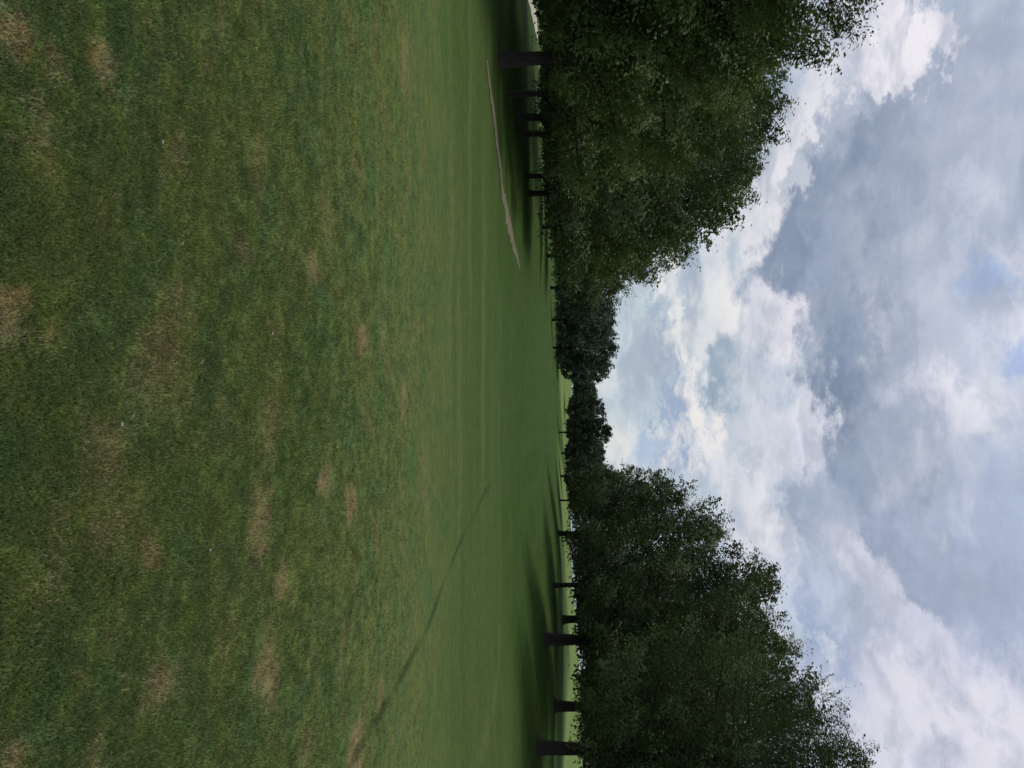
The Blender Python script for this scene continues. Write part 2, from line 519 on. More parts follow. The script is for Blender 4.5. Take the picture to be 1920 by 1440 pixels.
def mat_turf(name, blade=False):
    m, t = new_mat(name)
    gn = t.n('ShaderNodeGroup')
    gn.node_tree = NTg
    b = t.n('ShaderNodeBsdfPrincipled')
    c = gn.outputs[0]
    if blade:
        rnd = t.n('ShaderNodeObjectInfo').outputs['Random']
        c = t.vmath('SCALE', c, s=t.math('MULTIPLY_ADD', rnd, .4, 1.0))
    t.link(c, b.inputs['Base Color'])
    b.inputs['Roughness'].default_value = .8
    b.inputs['Specular IOR Level'].default_value = .02
    o = t.n('ShaderNodeOutputMaterial')
    if blade:
        tr = t.n('ShaderNodeBsdfTranslucent')
        t.link(c, tr.inputs[0])
        mx = t.n('ShaderNodeMixShader')
        mx.inputs[0].default_value = .3
        t.link(b.outputs[0], mx.inputs[1])
        t.link(tr.outputs[0], mx.inputs[2])
        t.link(mx.outputs[0], o.inputs[0])
    else:
        bp = t.n('ShaderNodeBump')
        bp.inputs['Strength'].default_value = .55
        bp.inputs['Distance'].default_value = 1.0
        t.link(gn.outputs[1], bp.inputs['Height'])
        t.link(bp.outputs[0], b.inputs['Normal'])
        t.link(b.outputs[0], o.inputs[0])
    return m


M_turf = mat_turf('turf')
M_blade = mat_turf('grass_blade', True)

# ground sheet: rings round the viewpoint, dense near, out to the horizon
NA, NR = 288, 190
rr = .25 * (4500 / .25) ** (np.arange(NR) / (NR - 1))
th = np.arange(NA) / NA * 2 * np.pi - np.pi
xx = (rr[:, None] * np.sin(th)[None, :]).ravel()
yy = (rr[:, None] * np.cos(th)[None, :]).ravel()
zz = height(xx, yy)
V = np.stack([xx, yy, zz], -1)
V = np.concatenate([V, [[0, 0, zat(0, 0)]]])
i, j = np.meshgrid(np.arange(NR - 1), np.arange(NA), indexing='ij')
i, j = i.ravel(), j.ravel()
j2 = (j + 1) % NA
Q = np.stack([i * NA + j, (i + 1) * NA + j, (i + 1) * NA + j2, i * NA + j2], -1)[:, ::-1]
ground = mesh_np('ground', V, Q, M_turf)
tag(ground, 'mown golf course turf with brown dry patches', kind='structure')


# ------------------------------------------------------------------ paths
def mat_path(name, a, b, grassy=False):
    m, t = new_mat(name)
    pos = t.n('ShaderNodeNewGeometry').outputs['Position']
    c = t.mix(t.rng(t.noise(pos, 1.6, 6, .65), .35, .68), a, b)
    c = t.mix(t.math('MULTIPLY', t.noise(pos, 25, 4, .6), .4), c, (a[0] * .6, a[1] * .62, a[2] * .6))
    if grassy:
        c = t.mix(t.rng(t.noise(pos, 2.6, 5, .7), .50, .66, 0, .85), c, (.058, .090, .026))
    bs = t.n('ShaderNodeBsdfPrincipled')
    t.link(c, bs.inputs['Base Color'])
    bs.inputs['Roughness'].default_value = .9
    o = t.n('ShaderNodeOutputMaterial')
    t.link(bs.outputs[0], o.inputs[0])
    return m


def strip(name, pts, widths, mat, lift=.03, nx=6, step=.4, ragged=.0, seed=1):
    rs = np.random.RandomState(seed)
    pts = np.array(pts, float)
    seg = np.concatenate([[0], np.cumsum(np.hypot(*np.diff(pts, axis=0).T))])
    s = np.arange(0, seg[-1], step)
    cx = np.interp(s, seg, pts[:, 0])
    cy = np.interp(s, seg, pts[:, 1])
    k = np.ones(7) / 7
    if len(s) > 14:
        cx[3:-3] = np.convolve(cx, k, 'valid')
        cy[3:-3] = np.convolve(cy, k, 'valid')
    wd = np.interp(s, seg, widths) / 2
    tx, ty = np.gradient(cx), np.gradient(cy)
    ln = np.hypot(tx, ty)
    nxv, nyv = -ty / ln, tx / ln
    el_ = wd * (1 + ragged * rs.randn(len(s)))
    er_ = wd * (1 + ragged * rs.randn(len(s)))
    V = []
    for q in np.linspace(-1, 1, nx):
        off = np.where(q < 0, q * el_, q * er_)
        x, y = cx + nxv * off, cy + nyv * off
        V.append(np.stack([x, y, height(x, y) + lift * (1 - .6 * abs(q) ** 4)], -1))
    V = np.stack(V, 1)
    n = len(s)
    V = V.reshape(-1, 3)
    i, j = np.meshgrid(np.arange(n - 1), np.arange(nx - 1), indexing='ij')
    i, j = i.ravel(), j.ravel()
    Qs = np.stack([i * nx + j, i * nx + j + 1, (i + 1) * nx + j + 1, (i + 1) * nx + j], -1)
    return mesh_np(name, V, Qs[:, ::-1], mat)


def on_ground(X, Y):
    """where the sight line through a photo pixel meets the land"""
    r = ray(X, Y)
    ts = np.geomspace(2, 400, 3000)
    x, y, z = r[0] * ts, r[1] * ts, EYE + r[2] * ts
    h = height(x, y)
    k = np.argmax(z < h)
    return np.array([x[k], y[k]]) if k > 0 else np.array([x[-1], y[-1]])


M_dirt = mat_path('worn_dirt', (.105, .088, .042), (.165, .135, .076), True)
pp = [on_ground(X, Y) for X, Y in ((911, 110), (915, 140), (922, 195), (930, 260), (938, 320), (947, 385), (956, 430), (966, 470), (974, 505))]
dirt = strip('dirt_path', pp, [.05, .22, .36, .42, .5, .72, .75, .45, .1], M_dirt, ragged=.22, step=.22)
tag(dirt, 'narrow worn tan dirt path along the left tree row', kind='structure')
M_conc = mat_path('pale_concrete', (.40, .37, .28), (.50, .46, .37))
a, b = at(984, -40, 42), at(1008, 58, 62)
v = (b - a) / np.linalg.norm(b - a)
pp = [(a - v * 30)[:2], a[:2], ((a + b) / 2)[:2], b[:2], (b + v * 3)[:2]]
conc = strip('cart_path', pp, [2.2, 2.2, 2.0, 1.6, 1.2], M_conc, lift=.06, step=1.0)
tag(conc, 'pale cart path glimpsed under the nearest left trees', kind='structure')


# ------------------------------------------------------------------ trees
def mat_leaf(name, dark, mid, light, tr=.16):
    m, t = new_mat(name)
    a = t.n('ShaderNodeAttribute', attribute_name='leaf_tint')
    c = t.ramp(a.outputs['Fac'], [(0, dark), (.55, mid), (1, light)])
    b = t.n('ShaderNodeBsdfPrincipled')
    t.link(c, b.inputs['Base Color'])
    b.inputs['Roughness'].default_value = .55
    b.inputs['Specular IOR Level'].default_value = .1
    tl_ = t.n('ShaderNodeBsdfTranslucent')
    t.link(c, tl_.inputs[0])
    mx = t.n('ShaderNodeMixShader')
    mx.inputs[0].default_value = tr
    t.link(b.outputs[0], mx.inputs[1])
    t.link(tl_.outputs[0], mx.inputs[2])
    o = t.n('ShaderNodeOutputMaterial')
    t.link(mx.outputs[0], o.inputs[0])
    return m


M_leaf = {
    'dark': mat_leaf('dark_leaf', (.045, .070, .026), (.078, .116, .040), (.14, .185, .068)),
    'mid': mat_leaf('green_leaf', (.055, .088, .025), (.10, .15, .042), (.18, .24, .075)),
    'light': mat_leaf('light_leaf', (.075, .115, .032), (.14, .20, .058), (.25, .31, .11)),
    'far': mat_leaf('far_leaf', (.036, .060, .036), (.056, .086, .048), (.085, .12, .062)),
}
M_bark, t = new_mat('bark')
pos = t.n('ShaderNodeTexCoord').outputs['Object']
mp_ = t.n('ShaderNodeMapping')
t.link(pos, mp_.inputs[0])
mp_.inputs['Scale'].default_value = (9, 9, 1.6)
nb = t.noise(mp_.outputs[0], 2.5, 6, .65)
c = t.mix(t.rng(nb, .35, .7), (.018, .014, .012), (.048, .038, .031))
b = t.n('ShaderNodeBsdfPrincipled')
t.link(c, b.inputs['Base Color'])
b.inputs['Roughness'].default_value = .95
bp = t.n('ShaderNodeBump')
bp.inputs['Strength'].default_value = .8
bp.inputs['Distance'].default_value = .05
t.link(nb, bp.inputs['Height'])
t.link(bp.outputs[0], b.inputs['Normal'])
o = t.n('ShaderNodeOutputMaterial')
t.link(b.outputs[0], o.inputs[0])


def tube(pts, rad, k=9, rs=None, flare=False):
    pts = np.array(pts, float)
    n = len(pts)
    tg = np.gradient(pts, axis=0)
    tg /= np.linalg.norm(tg, axis=1)[:, None]
    V = []
    for p, q, r in zip(pts, tg, rad):
        a = np.cross(q, [0.31, .95, .02])
        a /= np.linalg.norm(a)
        bb = np.cross(q, a)
        an = np.arange(k) / k * 2 * np.pi
        rj = r * (1 + .10 * np.sin(an * 3 + p[2]) + .06 * np.sin(an * 5 + 1))
        V.append(p + rj[:, None] * (np.cos(an)[:, None] * a + np.sin(an)[:, None] * bb))
    V = np.concatenate(V)
    i, j = np.meshgrid(np.arange(n - 1), np.arange(k), indexing='ij')
    i, j = i.ravel(), j.ravel()
    j2 = (j + 1) % k
    return V, np.stack([i * k + j, i * k + j2, (i + 1) * k + j2, (i + 1) * k + j], -1)


def profile(t, shape):
    """crown half width (0..1) at relative crown height t (0 bottom, 1 top)"""
    if shape == 'round':
        return np.sqrt(np.clip(1 - (2 * t - .92) ** 2 / 1.17, 0, 1))
    if shape == 'cone':
        return np.clip(1.06 * (1 - t) ** .62 * np.clip(t * 7 + .55, 0, 1), 0, 1)
    return np.clip((np.clip(t * 5 + .45, 0, 1)) * np.sqrt(np.clip(1 - np.clip(t - .12, 0, 1) ** 2.1 * 1.28, 0, 1)), 0, 1)


def crown_mesh(rs, H, cb, RX, RY, n_leaf, leaf, shape, cx=0.0, cy=0.0, rag=1.0):
    """leaves of a broadleaf crown: sprays on boughs that start at the trunk and end in the envelope"""
    nl = int(np.clip(44 + RX * 15, 56, 130))
    HC = H - cb
    m = nl * 7
    tt = rs.rand(m) ** .85
    an = rs.rand(m) * 2 * np.pi
    pr = profile(tt, shape)
    keep = rs.rand(m) < .2 + .8 * pr
    tt, an, pr = tt[keep], an[keep], pr[keep]
    m = len(tt)
    # an uneven envelope: some boughs reach out, others stay short
    bump = 1 + .10 * rag * (np.sin(an * 3 + rs.rand() * 6 + tt * 5) + .8 * np.sin(an * 5 - tt * 9 + rs.rand() * 6))
    u = np.where(rs.rand(m) < .78, rs.uniform(.80, 1.0, m), rs.rand(m) ** .5 * .8)
    k = pr * u * bump * .93
    cand = np.stack([cx * tt + RX * k * np.cos(an), cy * tt + RY * k * np.sin(an), cb + HC * tt], -1)
    # keep the boughs apart so that dark gaps stay between them
    near = np.full(m, 1e9)
    pick = [0]
    for _ in range(min(nl, m) - 1):
        near = np.minimum(near, ((cand - cand[pick[-1]]) ** 2).sum(1))
        near[pick[-1]] = -1
        q = np.argpartition(near, -5)[-5:]
        pick.append(int(q[rs.randint(5)]))
    pick = np.array(pick)
    nl = len(pick)
    cen = cand[pick]
    tt, an, pr = tt[pick], an[pick], pr[pick]
    rad = min(RX, RY, HC * .6) * rs.uniform(.12, .27, nl) * (.6 + .4 * pr)
    axs = np.stack([np.cos(an), np.sin(an), .25 + 1.6 * tt], -1)
    axs /= np.linalg.norm(axs, axis=1)[:, None]
    wts = rad ** 2
    li = rs.choice(nl, n_leaf, p=wts / wts.sum())
    d = rs.randn(n_leaf, 3)
    # a bough carries its leaves on its upper side, its underside is thin
    fl = (d[:, 2] < 0) & (rs.rand(n_leaf) < .35)
    d[fl, 2] *= -1
    d /= np.linalg.norm(d, axis=1)[:, None]
    rr_ = rs.rand(n_leaf) ** .42
    A = axs[li]
    ph = rs.rand(nl, 3) * 6.28
    fing = .95 + .34 * np.sin(d[:, 0] * 6 + ph[li, 0]) * np.sin(d[:, 1] * 6 + ph[li, 1]) + .18 * np.sin(d[:, 2] * 11 + ph[li, 2])
    e = d * (rr_ * rad[li] * fing)[:, None]
    along = (e * A).sum(1)
    side = e - A * along[:, None]
    # every bough is drawn out along its own direction and narrows to a tip
    tn = np.clip(along / rad[li], -1, 1)
    e = side * (1.05 - .42 * np.clip(tn, 0, 1))[:, None] + A * (along * np.where(along > 0, 1.75, 1.0))[:, None]
    Pp = cen[li] + e
    # short sprigs on the skin
    NS = 8
    sp = rs.rand(n_leaf) < .24 * rag ** .5
    tdir = rs.randn(nl * NS, 3) * .55 + np.repeat(axs, NS, axis=0) + np.array([0, 0, .3])
    tdir /= np.linalg.norm(tdir, axis=1)[:, None]
    # every leaf belongs to the sprig whose sector of the bough it grows in
    key = li * NS + np.einsum('nkj,nj->nk', tdir.reshape(nl, NS, 3)[li], d).argmax(1)
    tl2 = 1.05 + rs.uniform(0, .55, nl * NS) * rag
    us = .45 + .55 * rs.rand(n_leaf) ** .8
    ln = rad[li] * tl2[key] * us
    Pt = cen[li] + tdir[key] * ln[:, None] + rs.randn(n_leaf, 3) * (rad[li] * .17 * (1.15 - us) + leaf * .2)[:, None]
    Pp[sp] = Pt[sp]
    # inner leaves that close the crown
    inn = rs.rand(n_leaf) < .14
    ti = rs.rand(n_leaf) ** .9
    ai = rs.rand(n_leaf) * 2 * np.pi
    ui = np.sqrt(rs.rand(n_leaf)) * .60 * profile(ti, shape)
    Pi = np.stack([cx * ti + RX * ui * np.cos(ai), cy * ti + RY * ui * np.sin(ai), cb + HC * ti], -1)
    Pp[inn] = Pi[inn]
    # leaves below the browse line go back into the crown; the line itself rises and falls round the tree
    th_ = np.arctan2(Pp[:, 1], Pp[:, 0])
    line = cb - .15 + min(.6, .09 * HC) * (np.sin(th_ * 3 + ph[0, 0]) + .7 * np.sin(th_ * 7 + ph[0, 1])) * .6
    low_ = Pp[:, 2] < line
    Pp[low_] = Pi[low_]
    # leaf plates
    kn = rs.randn(nl * NS, 3) * .62 + tdir * .45 + np.array([0, 0, .62])
    nrm = rs.randn(n_leaf, 3) * .22 + kn[key] + d * .2
    nrm /= np.linalg.norm(nrm, axis=1)[:, None]
    a = np.cross(nrm, rs.randn(n_leaf, 3))
    a /= np.linalg.norm(a, axis=1)[:, None]
    bb = np.cross(nrm, a)
    sz = leaf * rs.uniform(.6, 1.35, n_leaf)
    L, Wd = sz[:, None] * a, sz[:, None] * bb * rs.uniform(.38, .62, n_leaf)[:, None]
    fold = nrm * sz[:, None] * .16
    V = np.stack([Pp - L * .55, Pp + Wd * .55 + fold, Pp + L * .55, Pp - Wd * .55 + fold], 1).reshape(-1, 3)
    k = np.arange(n_leaf) * 4
    T = np.concatenate([np.stack([k, k + 1, k + 2], -1), np.stack([k, k + 2, k + 3], -1)])
    lobe_t = rs.rand(nl)
    tint = np.clip(.42 + .55 * (lobe_t[li] - .5) + .5 * (rs.rand(nl * NS)[key] - .5) + .10 * rs.randn(n_leaf), 0, 1)
    return V, T, np.repeat(tint, 4), cen, rad


def build_tree(name, label, x, y, H, cb, RX, RY=None, n_leaf=22000, leaf=.17, kind='dark', shape='dome', tr=.22, seed=0,
               cat='tree', group=None, cx=0., cy=0., rag=1.0, lean=0.0, base=None):
    rs = np.random.RandomState(seed + 11)
    RY = RY or RX
    root = bpy.data.objects.new(name, None)
    root.empty_display_size = .5
    C.objects.link(root)
    root.location = (x, y, (zat(x, y) if base is None else base) - .02)
    tag(root, label, cat, group)
    V, T, tint, cen, rad = crown_mesh(rs, H, cb, RX, RY, n_leaf, leaf, shape, cx, cy, rag)
    mesh_np('crown', V, T, M_leaf[kind], root, smooth=False, attr={'leaf_tint': tint})
    # trunk with a root flare and limbs that reach the sprays
    hz = np.array([-.12, 0, .10, .35, .9, max(1.4, cb * .9), cb + (H - cb) * .35, cb + (H - cb) * .72])
    rr_ = tr * np.array([2.0, 1.75, 1.36, 1.10, 1.0, .92, .6, .2])
    px = cx * np.clip((hz - cb) / (H - cb), 0, 1) + lean * hz / H + .03 * np.sin(hz * 1.3 + seed)
    py = cy * np.clip((hz - cb) / (H - cb), 0, 1) + .03 * np.cos(hz * 1.1 + seed)
    tp = np.stack([px, py, hz], -1)
    VV, QQ = tube(tp, rr_, 10)
    Vs, Qs, off = [VV], [QQ], len(VV)
    order = np.argsort(-rad)[:min(16, len(rad))]
    for q in order:
        c = cen[q]
        z0 = max(cb * .85, min(c[2] - .25 * math.hypot(c[0], c[1]) - .3, cb + (H - cb) * .6))
        st = np.array([np.interp(z0, hz, px), np.interp(z0, hz, py), z0])
        mid = st * .5 + c * .5 + np.array([0, 0, .12 * np.linalg.norm(c - st)])
        r0 = tr * .42 * (1 - .5 * (z0 - cb) / (H - cb))
        v_, q_ = tube([st, st * .7 + mid * .3, mid, c], [r0, r0 * .85, r0 * .6, r0 * .2], 6)
        Vs.append(v_)
        Qs.append(q_ + off)
        off += len(v_)
    mesh_np('trunk', np.concatenate(Vs), np.concatenate(Qs), M_bark, root)
    return root


def px_tree(label, Xb, Y, d, Xtop, hw, Xcb, Yc=None, **kw):
    """place a tree from where its foot, top and crown show"""
    p = at(Xb, Y, d)
    z = zat(p[0], p[1])
    top = at(Xtop, Y, d)[2]
    bot = at(Xcb, Y, d)[2]
    cx = ((Yc if Yc is not None else Y) - Y) / F * d
    return build_tree('broadleaf_tree', label, p[0], p[1], top - z, max(.7, bot - z), hw / F * d, cx=cx, **kw)


LG, RG, FG = 'trees of the left row', 'trees of the right row', 'distant trees at the end of the fairway'
# left row, from the nearest
px_tree('tall tree half out of the frame, nearest of the left row', 925, -165, 19.5, 1690, 300, 1052, group=LG, kind='mid', n_leaf=130000, leaf=.11, tr=.24, seed=41, shape='round', rag=.35)
px_tree('tree with thick flared trunk and pale green drooping boughs in left row', 938, 112, 22, 1462, 205, 1034, 70, group=LG, kind='light', n_leaf=85000, leaf=.09, tr=.185, seed=2, RY=2.6)
px_tree('slim dark trunk tree just behind the pale green drooping tree', 950, 178, 27, 1442, 150, 1022, 190, group=LG, kind='mid', n_leaf=40000, leaf=.11, tr=.10, seed=3)
px_tree('broad dark tree in middle of the left row, third trunk along', 968, 222, 31, 1448, 180, 1020, 225, group=LG, kind='dark', n_leaf=60000, leaf=.12, tr=.14, seed=4)
px_tree('leafy tree whose thin trunk nearly touches the third one, left row', 980, 252, 35, 1425, 150, 1024, 285, group=LG, kind='dark', n_leaf=24000, leaf=.17, tr=.12, seed=5)
px_tree('green tree behind the widest stretch of the dirt path', 985, 330, 39, 1410, 150, 1022, 335, group=LG, kind='mid', n_leaf=30000, leaf=.18, tr=.11, seed=6)
px_tree('olive green tree with dark trunk opposite the dirt path end', 992, 362, 42, 1372, 130, 1030, 385, group=LG, kind='mid', n_leaf=26000, leaf=.18, tr=.14, seed=7)
px_tree('sloping-topped olive tree beyond the end of the dirt path', 1018, 425, 60, 1300, 105, 1027, 440, group=LG, kind='mid', n_leaf=26000, leaf=.22, tr=.12, seed=8, shape='dome')
px_tree('last big tree of the left row, its side sprig against the sky', 1028, 480, 80, 1222, 72, 1033, 488, group=LG, kind='mid', n_leaf=20000, leaf=.25, tr=.14, seed=9)
# far trees across the end
px_tree('bushy far tree tucked against the end of the left row', 1032, 540, 110, 1158, 62, 1034, group=FG, kind='far', n_leaf=15000, leaf=.32, tr=.18, seed=10, shape='round')
px_tree('round dark far tree with two thin trunks side by side', 1035, 600, 150, 1150, 52, 1039, group=FG, kind='far', n_leaf=15000, leaf=.42, tr=.22, seed=11, shape='round')
px_tree('round-topped dark far tree left of the bright green bank', 1036, 652, 168, 1153, 50, 1039, group=FG, kind='far', n_leaf=15000, leaf=.46, tr=.24, seed=12, shape='round')
px_tree('smaller far tree leaning over the edge of the bright bank', 1048, 690, 190, 1140, 28, 1052, group=FG, kind='far', n_leaf=9000, leaf=.48, tr=.2, seed=13, shape='round')
px_tree('lowest bluish far tree directly above the bright green bank', 1070, 728, 290, 1116, 36, 1072, group=FG, kind='far', n_leaf=8000, leaf=.6, tr=.3, seed=14, shape='round')
px_tree('far tree with a knobbly crown right of the bright bank', 1058, 768, 220, 1132, 26, 1059, group=FG, kind='far', n_leaf=9000, leaf=.5, tr=.2, seed=15, shape='round')
px_tree('round knob-topped far tree on a single thin dark trunk', 1046, 811, 150, 1144, 30, 1062, group=FG, kind='far', n_leaf=11000, leaf=.4, tr=.16, seed=16, shape='round')
px_tree('far tree in the dip beside the round knob-topped one', 1050, 850, 160, 1131, 30, 1052, group=FG, kind='far', n_leaf=10000, leaf=.42, tr=.2, seed=17, shape='round')
px_tree('low far tree at the foot of the right row', 1053, 893, 135, 1150, 40, 1054, group=FG, kind='far', n_leaf=11000, leaf=.36, tr=.18, seed=18, shape='round')
# right row
px_tree('spiky-edged dark tree at the far end of the right row', 1052, 938, 104, 1268, 60, 1066, 932, group=RG, kind='dark', n_leaf=22000, leaf=.30, tr=.12, seed=19, rag=1.6)
px_tree('dark tree with bare sprigs on its outer shoulder, right row', 1048, 1000, 74, 1352, 105, 1062, 995, group=RG, kind='dark', n_leaf=30000, leaf=.26, tr=.22, seed=20, rag=1.6)
px_tree('dark tree on a short slim trunk midway along the right row', 1036, 1097, 54, 1448, 125, 1076, 1092, group=RG, kind='dark', n_leaf=34000, leaf=.22, tr=.16, seed=21, rag=1.2)
px_tree('tree set back on the bank behind the straight dark trunk', 1056, 1162, 66, 1440, 110, 1080, 1165, group=RG, kind='dark', n_leaf=20000, leaf=.24, tr=.3, seed=22, rag=1.2)
px_tree('large tree with straight dark trunk in front of bright field', 1022, 1200, 38, 1470, 150, 1092, 1205, group=RG, kind='dark', n_leaf=70000, leaf=.13, tr=.25, seed=23, rag=1.2)
px_tree('tree with thick trunk standing on the bright field edge', 1042, 1325, 44, 1525, 130, 1090, 1310, group=RG, kind='dark', n_leaf=50000, leaf=.16, tr=.26, seed=24, rag=1.2)
px_tree('tallest tree of the right row with flared brown trunk', 1008, 1402, 30, 1628, 215, 1092, 1425, group=RG, kind='dark', n_leaf=100000, leaf=.10, tr=.23, seed=25, rag=1.2)
px_tree('tree mostly out of the frame, nearest of the right row', 1004, 1600, 28, 1660, 190, 1092, group=RG, kind='dark', n_leaf=30000, leaf=.16, tr=.23, seed=26)

px_tree('tree added for its shade, mostly hidden behind the straight dark trunk, right row', 1046, 1204, 54, 1420, 125, 1080, group=RG, kind='dark', n_leaf=16000, leaf=.24, tr=.2, seed=27)  # trees added behind the right-hand trunks to darken the ground under the row
px_tree('tree added for its shade, mostly hidden behind the thick trunk on the field edge', 1052, 1328, 60, 1480, 140, 1082, group=RG, kind='dark', n_leaf=18000, leaf=.24, tr=.2, seed=28)
px_tree('tree added for its shade, mostly hidden behind the tallest right-hand tree', 1034, 1404, 44, 1560, 150, 1086, group=RG, kind='dark', n_leaf=18000, leaf=.22, tr=.2, seed=29)
px_tree('second-rank tree added for shade at the left edge of the view', 975, -40, 30, 1500, 210, 1012, group=LG, kind='dark', n_leaf=18000, leaf=.2, tr=.2, seed=30)  # second rank added likewise to deepen the shade under the left row
px_tree('second-rank tree added for shade behind the thick flared trunk', 1000, 114, 40, 1400, 170, 1018, group=LG, kind='dark', n_leaf=18000, leaf=.22, tr=.15, seed=31)
px_tree('second-rank tree added for shade behind the paired thin trunks', 1010, 250, 50, 1360, 140, 1022, group=LG, kind='dark', n_leaf=18000, leaf=.22, tr=.15, seed=32)

# dark evergreen shrubs that close the view under the left row
SH = ['leftmost dark shrub beyond the pale cart path', 'second dark shrub in from the left beyond the cart path end', 'dark shrub seen beside the thick flared trunk',
      'dark shrub seen between the flared trunk and the slim trunk', 'dark shrub seen behind the third trunk of the left row', 'dark shrub seen behind the paired thin trunks',
      'dark shrub beyond the middle of the dirt path', 'rightmost dark shrub, beyond the dirt path end']
for k, Y in enumerate((-50, 12, 72, 134, 196, 258, 318, 378)):
    d = 67 + 3 * (k % 3) + k
    p = at(1010, Y, d)
    build_tree('shrub', SH[k], p[0], p[1], 2.5 + .5 * ((k * 7) % 3), .12, 2.3, n_leaf=7000, leaf=.2, kind='dark', shape='round', tr=.06, seed=80 + k,
               cat='shrub', group='shrubs under the left row')

# woods behind both rows, each trunk and crown its own
backs = []
rs = np.random.RandomState(5)
proto = []
for k in range(4):
    p = build_tree('broadleaf_tree', 'x', 0, 0, 10, .3, 4.6, n_leaf=7000, leaf=.42, kind='far', shape='round', tr=.26, seed=60 + k, base=0)
    proto.append(p)


def copy_tree(o):
    c = o.copy()
    C.objects.link(c)
    for ch in o.children:
        k = ch.copy()
        C.objects.link(k)
        k.parent = c
    return c


spots = []
for Y in np.arange(-300, 400, 62):
    spots.append((Y + rs.uniform(-20, 20), rs.uniform(105, 150), 'L'))
for Y in np.arange(690, 900, 24):
    spots.append((Y + rs.uniform(-8, 8), rs.uniform(300, 340), 'C'))
for Y in np.arange(900, 1800, 52):
    spots.append((Y + rs.uniform(-15, 15), rs.uniform(200, 225), 'R'))
LB = {'L': 'dark backdrop tree glimpsed between the trunks of the left row',
      'C': 'dim far-off tree in the wood closing the end of the fairway',
      'R': 'backdrop tree beyond the bright field behind the right row'}
used = [0] * 4
for n, (Y, d, s) in enumerate(spots):
    k = n % 4
    c = proto[k] if not used[k] else copy_tree(proto[k])
    used[k] = 1
    x = (Y - 720) / F * d
    c.location = (x, d, zat(x, d) - .1)
    c.rotation_euler = (0, 0, rs.rand() * 6.28)
    hh = {'L': rs.uniform(.8, 1.05), 'C': rs.uniform(.75, 1.0), 'R': rs.uniform(.8, 1.2)}[s]
    c.scale = (hh * rs.uniform(1, 1.25), hh * rs.uniform(1, 1.25), hh)
    tag(c, LB[s], 'tree', {'L': 'backdrop trees behind the left row', 'C': 'wood beyond the bright bank', 'R': 'backdrop trees behind the right row'}[s])


# ------------------------------------------------------------------ grass blades of the near turf
def tuft(name, seed, nb, hmin, hmax, wid, spread, mat):
    rs = np.random.RandomState(seed)
    V, Fc = [], []
    for k in range(nb):
        an = rs.rand() * 6.28
        h = rs.uniform(hmin, hmax)
        bx, by = rs.randn(2) * spread
        lean_ = rs.uniform(.25, 1.1) * h
        dx, dy = math.cos(an), math.sin(an)
        sx, sy = -dy * wid / 2, dx * wid / 2
        b = len(V)
        V += [(bx + sx, by + sy, -.004), (bx - sx, by - sy, -.004),
              (bx + dx * lean_ * .4 + sx * .8, by + dy * lean_ * .4 + sy * .8, h * .62),
              (bx + dx * lean_ * .4 - sx * .8, by + dy * lean_ * .4 - sy * .8, h * .62),
              (bx + dx * lean_, by + dy * lean_, h * .9)]
        Fc += [(b, b + 1, b + 3), (b, b + 3, b + 2), (b + 2, b + 3, b + 4)]
    o = mesh_np(name, V, Fc, mat, smooth=False)
    return o


def scatter(name, label, tuft_ob, pts, rot, scl):
    """one object: points on the turf, each carrying a tuft"""
    me = bpy.data.meshes.new(name)
    me.vertices.add(len(pts))
    me.vertices.foreach_set('co', np.asarray(pts, np.float32).ravel())
    a = me.attributes.new('spin', 'FLOAT_VECTOR', 'POINT')
    a.data.foreach_set('vector', np.asarray(rot, np.float32).ravel())
    a = me.attributes.new('size', 'FLOAT', 'POINT')
    a.data.foreach_set('value', np.asarray(scl, np.float32))
    o = bpy.data.objects.new(name, me)
    C.objects.link(o)
    ng = bpy.data.node_groups.new(name, 'GeometryNodeTree')
    ng.interface.new_socket('Geometry', in_out='INPUT', socket_type='NodeSocketGeometry')
    ng.interface.new_socket('Geometry', in_out='OUTPUT', socket_type='NodeSocketGeometry')
    q = NT(ng)
    gi, go_ = q.n('NodeGroupInput'), q.n('NodeGroupOutput')
    oi = q.n('GeometryNodeObjectInfo')
    oi.inputs[0].default_value = tuft_ob
    oi.inputs['As Instance'].default_value = True
    iop = q.n('GeometryNodeInstanceOnPoints')
    q.link(gi.outputs[0], iop.inputs['Points'])
    q.link(oi.outputs['Geometry'], iop.inputs['Instance'])
    at1 = q.n('GeometryNodeInputNamedAttribute', data_type='FLOAT_VECTOR')
    at1.inputs[0].default_value = 'spin'
    at2 = q.n('GeometryNodeInputNamedAttribute', data_type='FLOAT')
    at2.inputs[0].default_value = 'size'
    e2r = q.n('FunctionNodeEulerToRotation')
    q.link(at1.outputs[0], e2r.inputs[0])
    q.link(e2r.outputs[0], iop.inputs['Rotation'])
    q.link(at2.outputs[0], iop.inputs['Scale'])
    q.link(iop.outputs[0], go_.inputs[0])
    md = o.modifiers.new('tufts', 'NODES')
    md.node_group = ng
    tag(o, label, kind='stuff')
    return o


M_straw, t = new_mat('straw_blade')
rnd = t.n('ShaderNodeObjectInfo').outputs['Random']
c = t.mix(rnd, (.17, .12, .062), (.36, .28, .16))
b = t.n('ShaderNodeBsdfPrincipled')
t.link(c, b.inputs['Base Color'])
b.inputs['Roughness'].default_value = .8
o = t.n('ShaderNodeOutputMaterial')
t.link(b.outputs[0], o.inputs[0])

rs = np.random.RandomState(3)


def sample(n, d0, d1, power, amax=.62):
    u = rs.rand(n)
    k = 1 - power
    d = (d0 ** k + u * (d1 ** k - d0 ** k)) ** (1 / k)
    a = rs.uniform(-amax, amax, n)
    x, y = d * np.sin(a), d * np.cos(a)
    return x, y, height(x, y), d


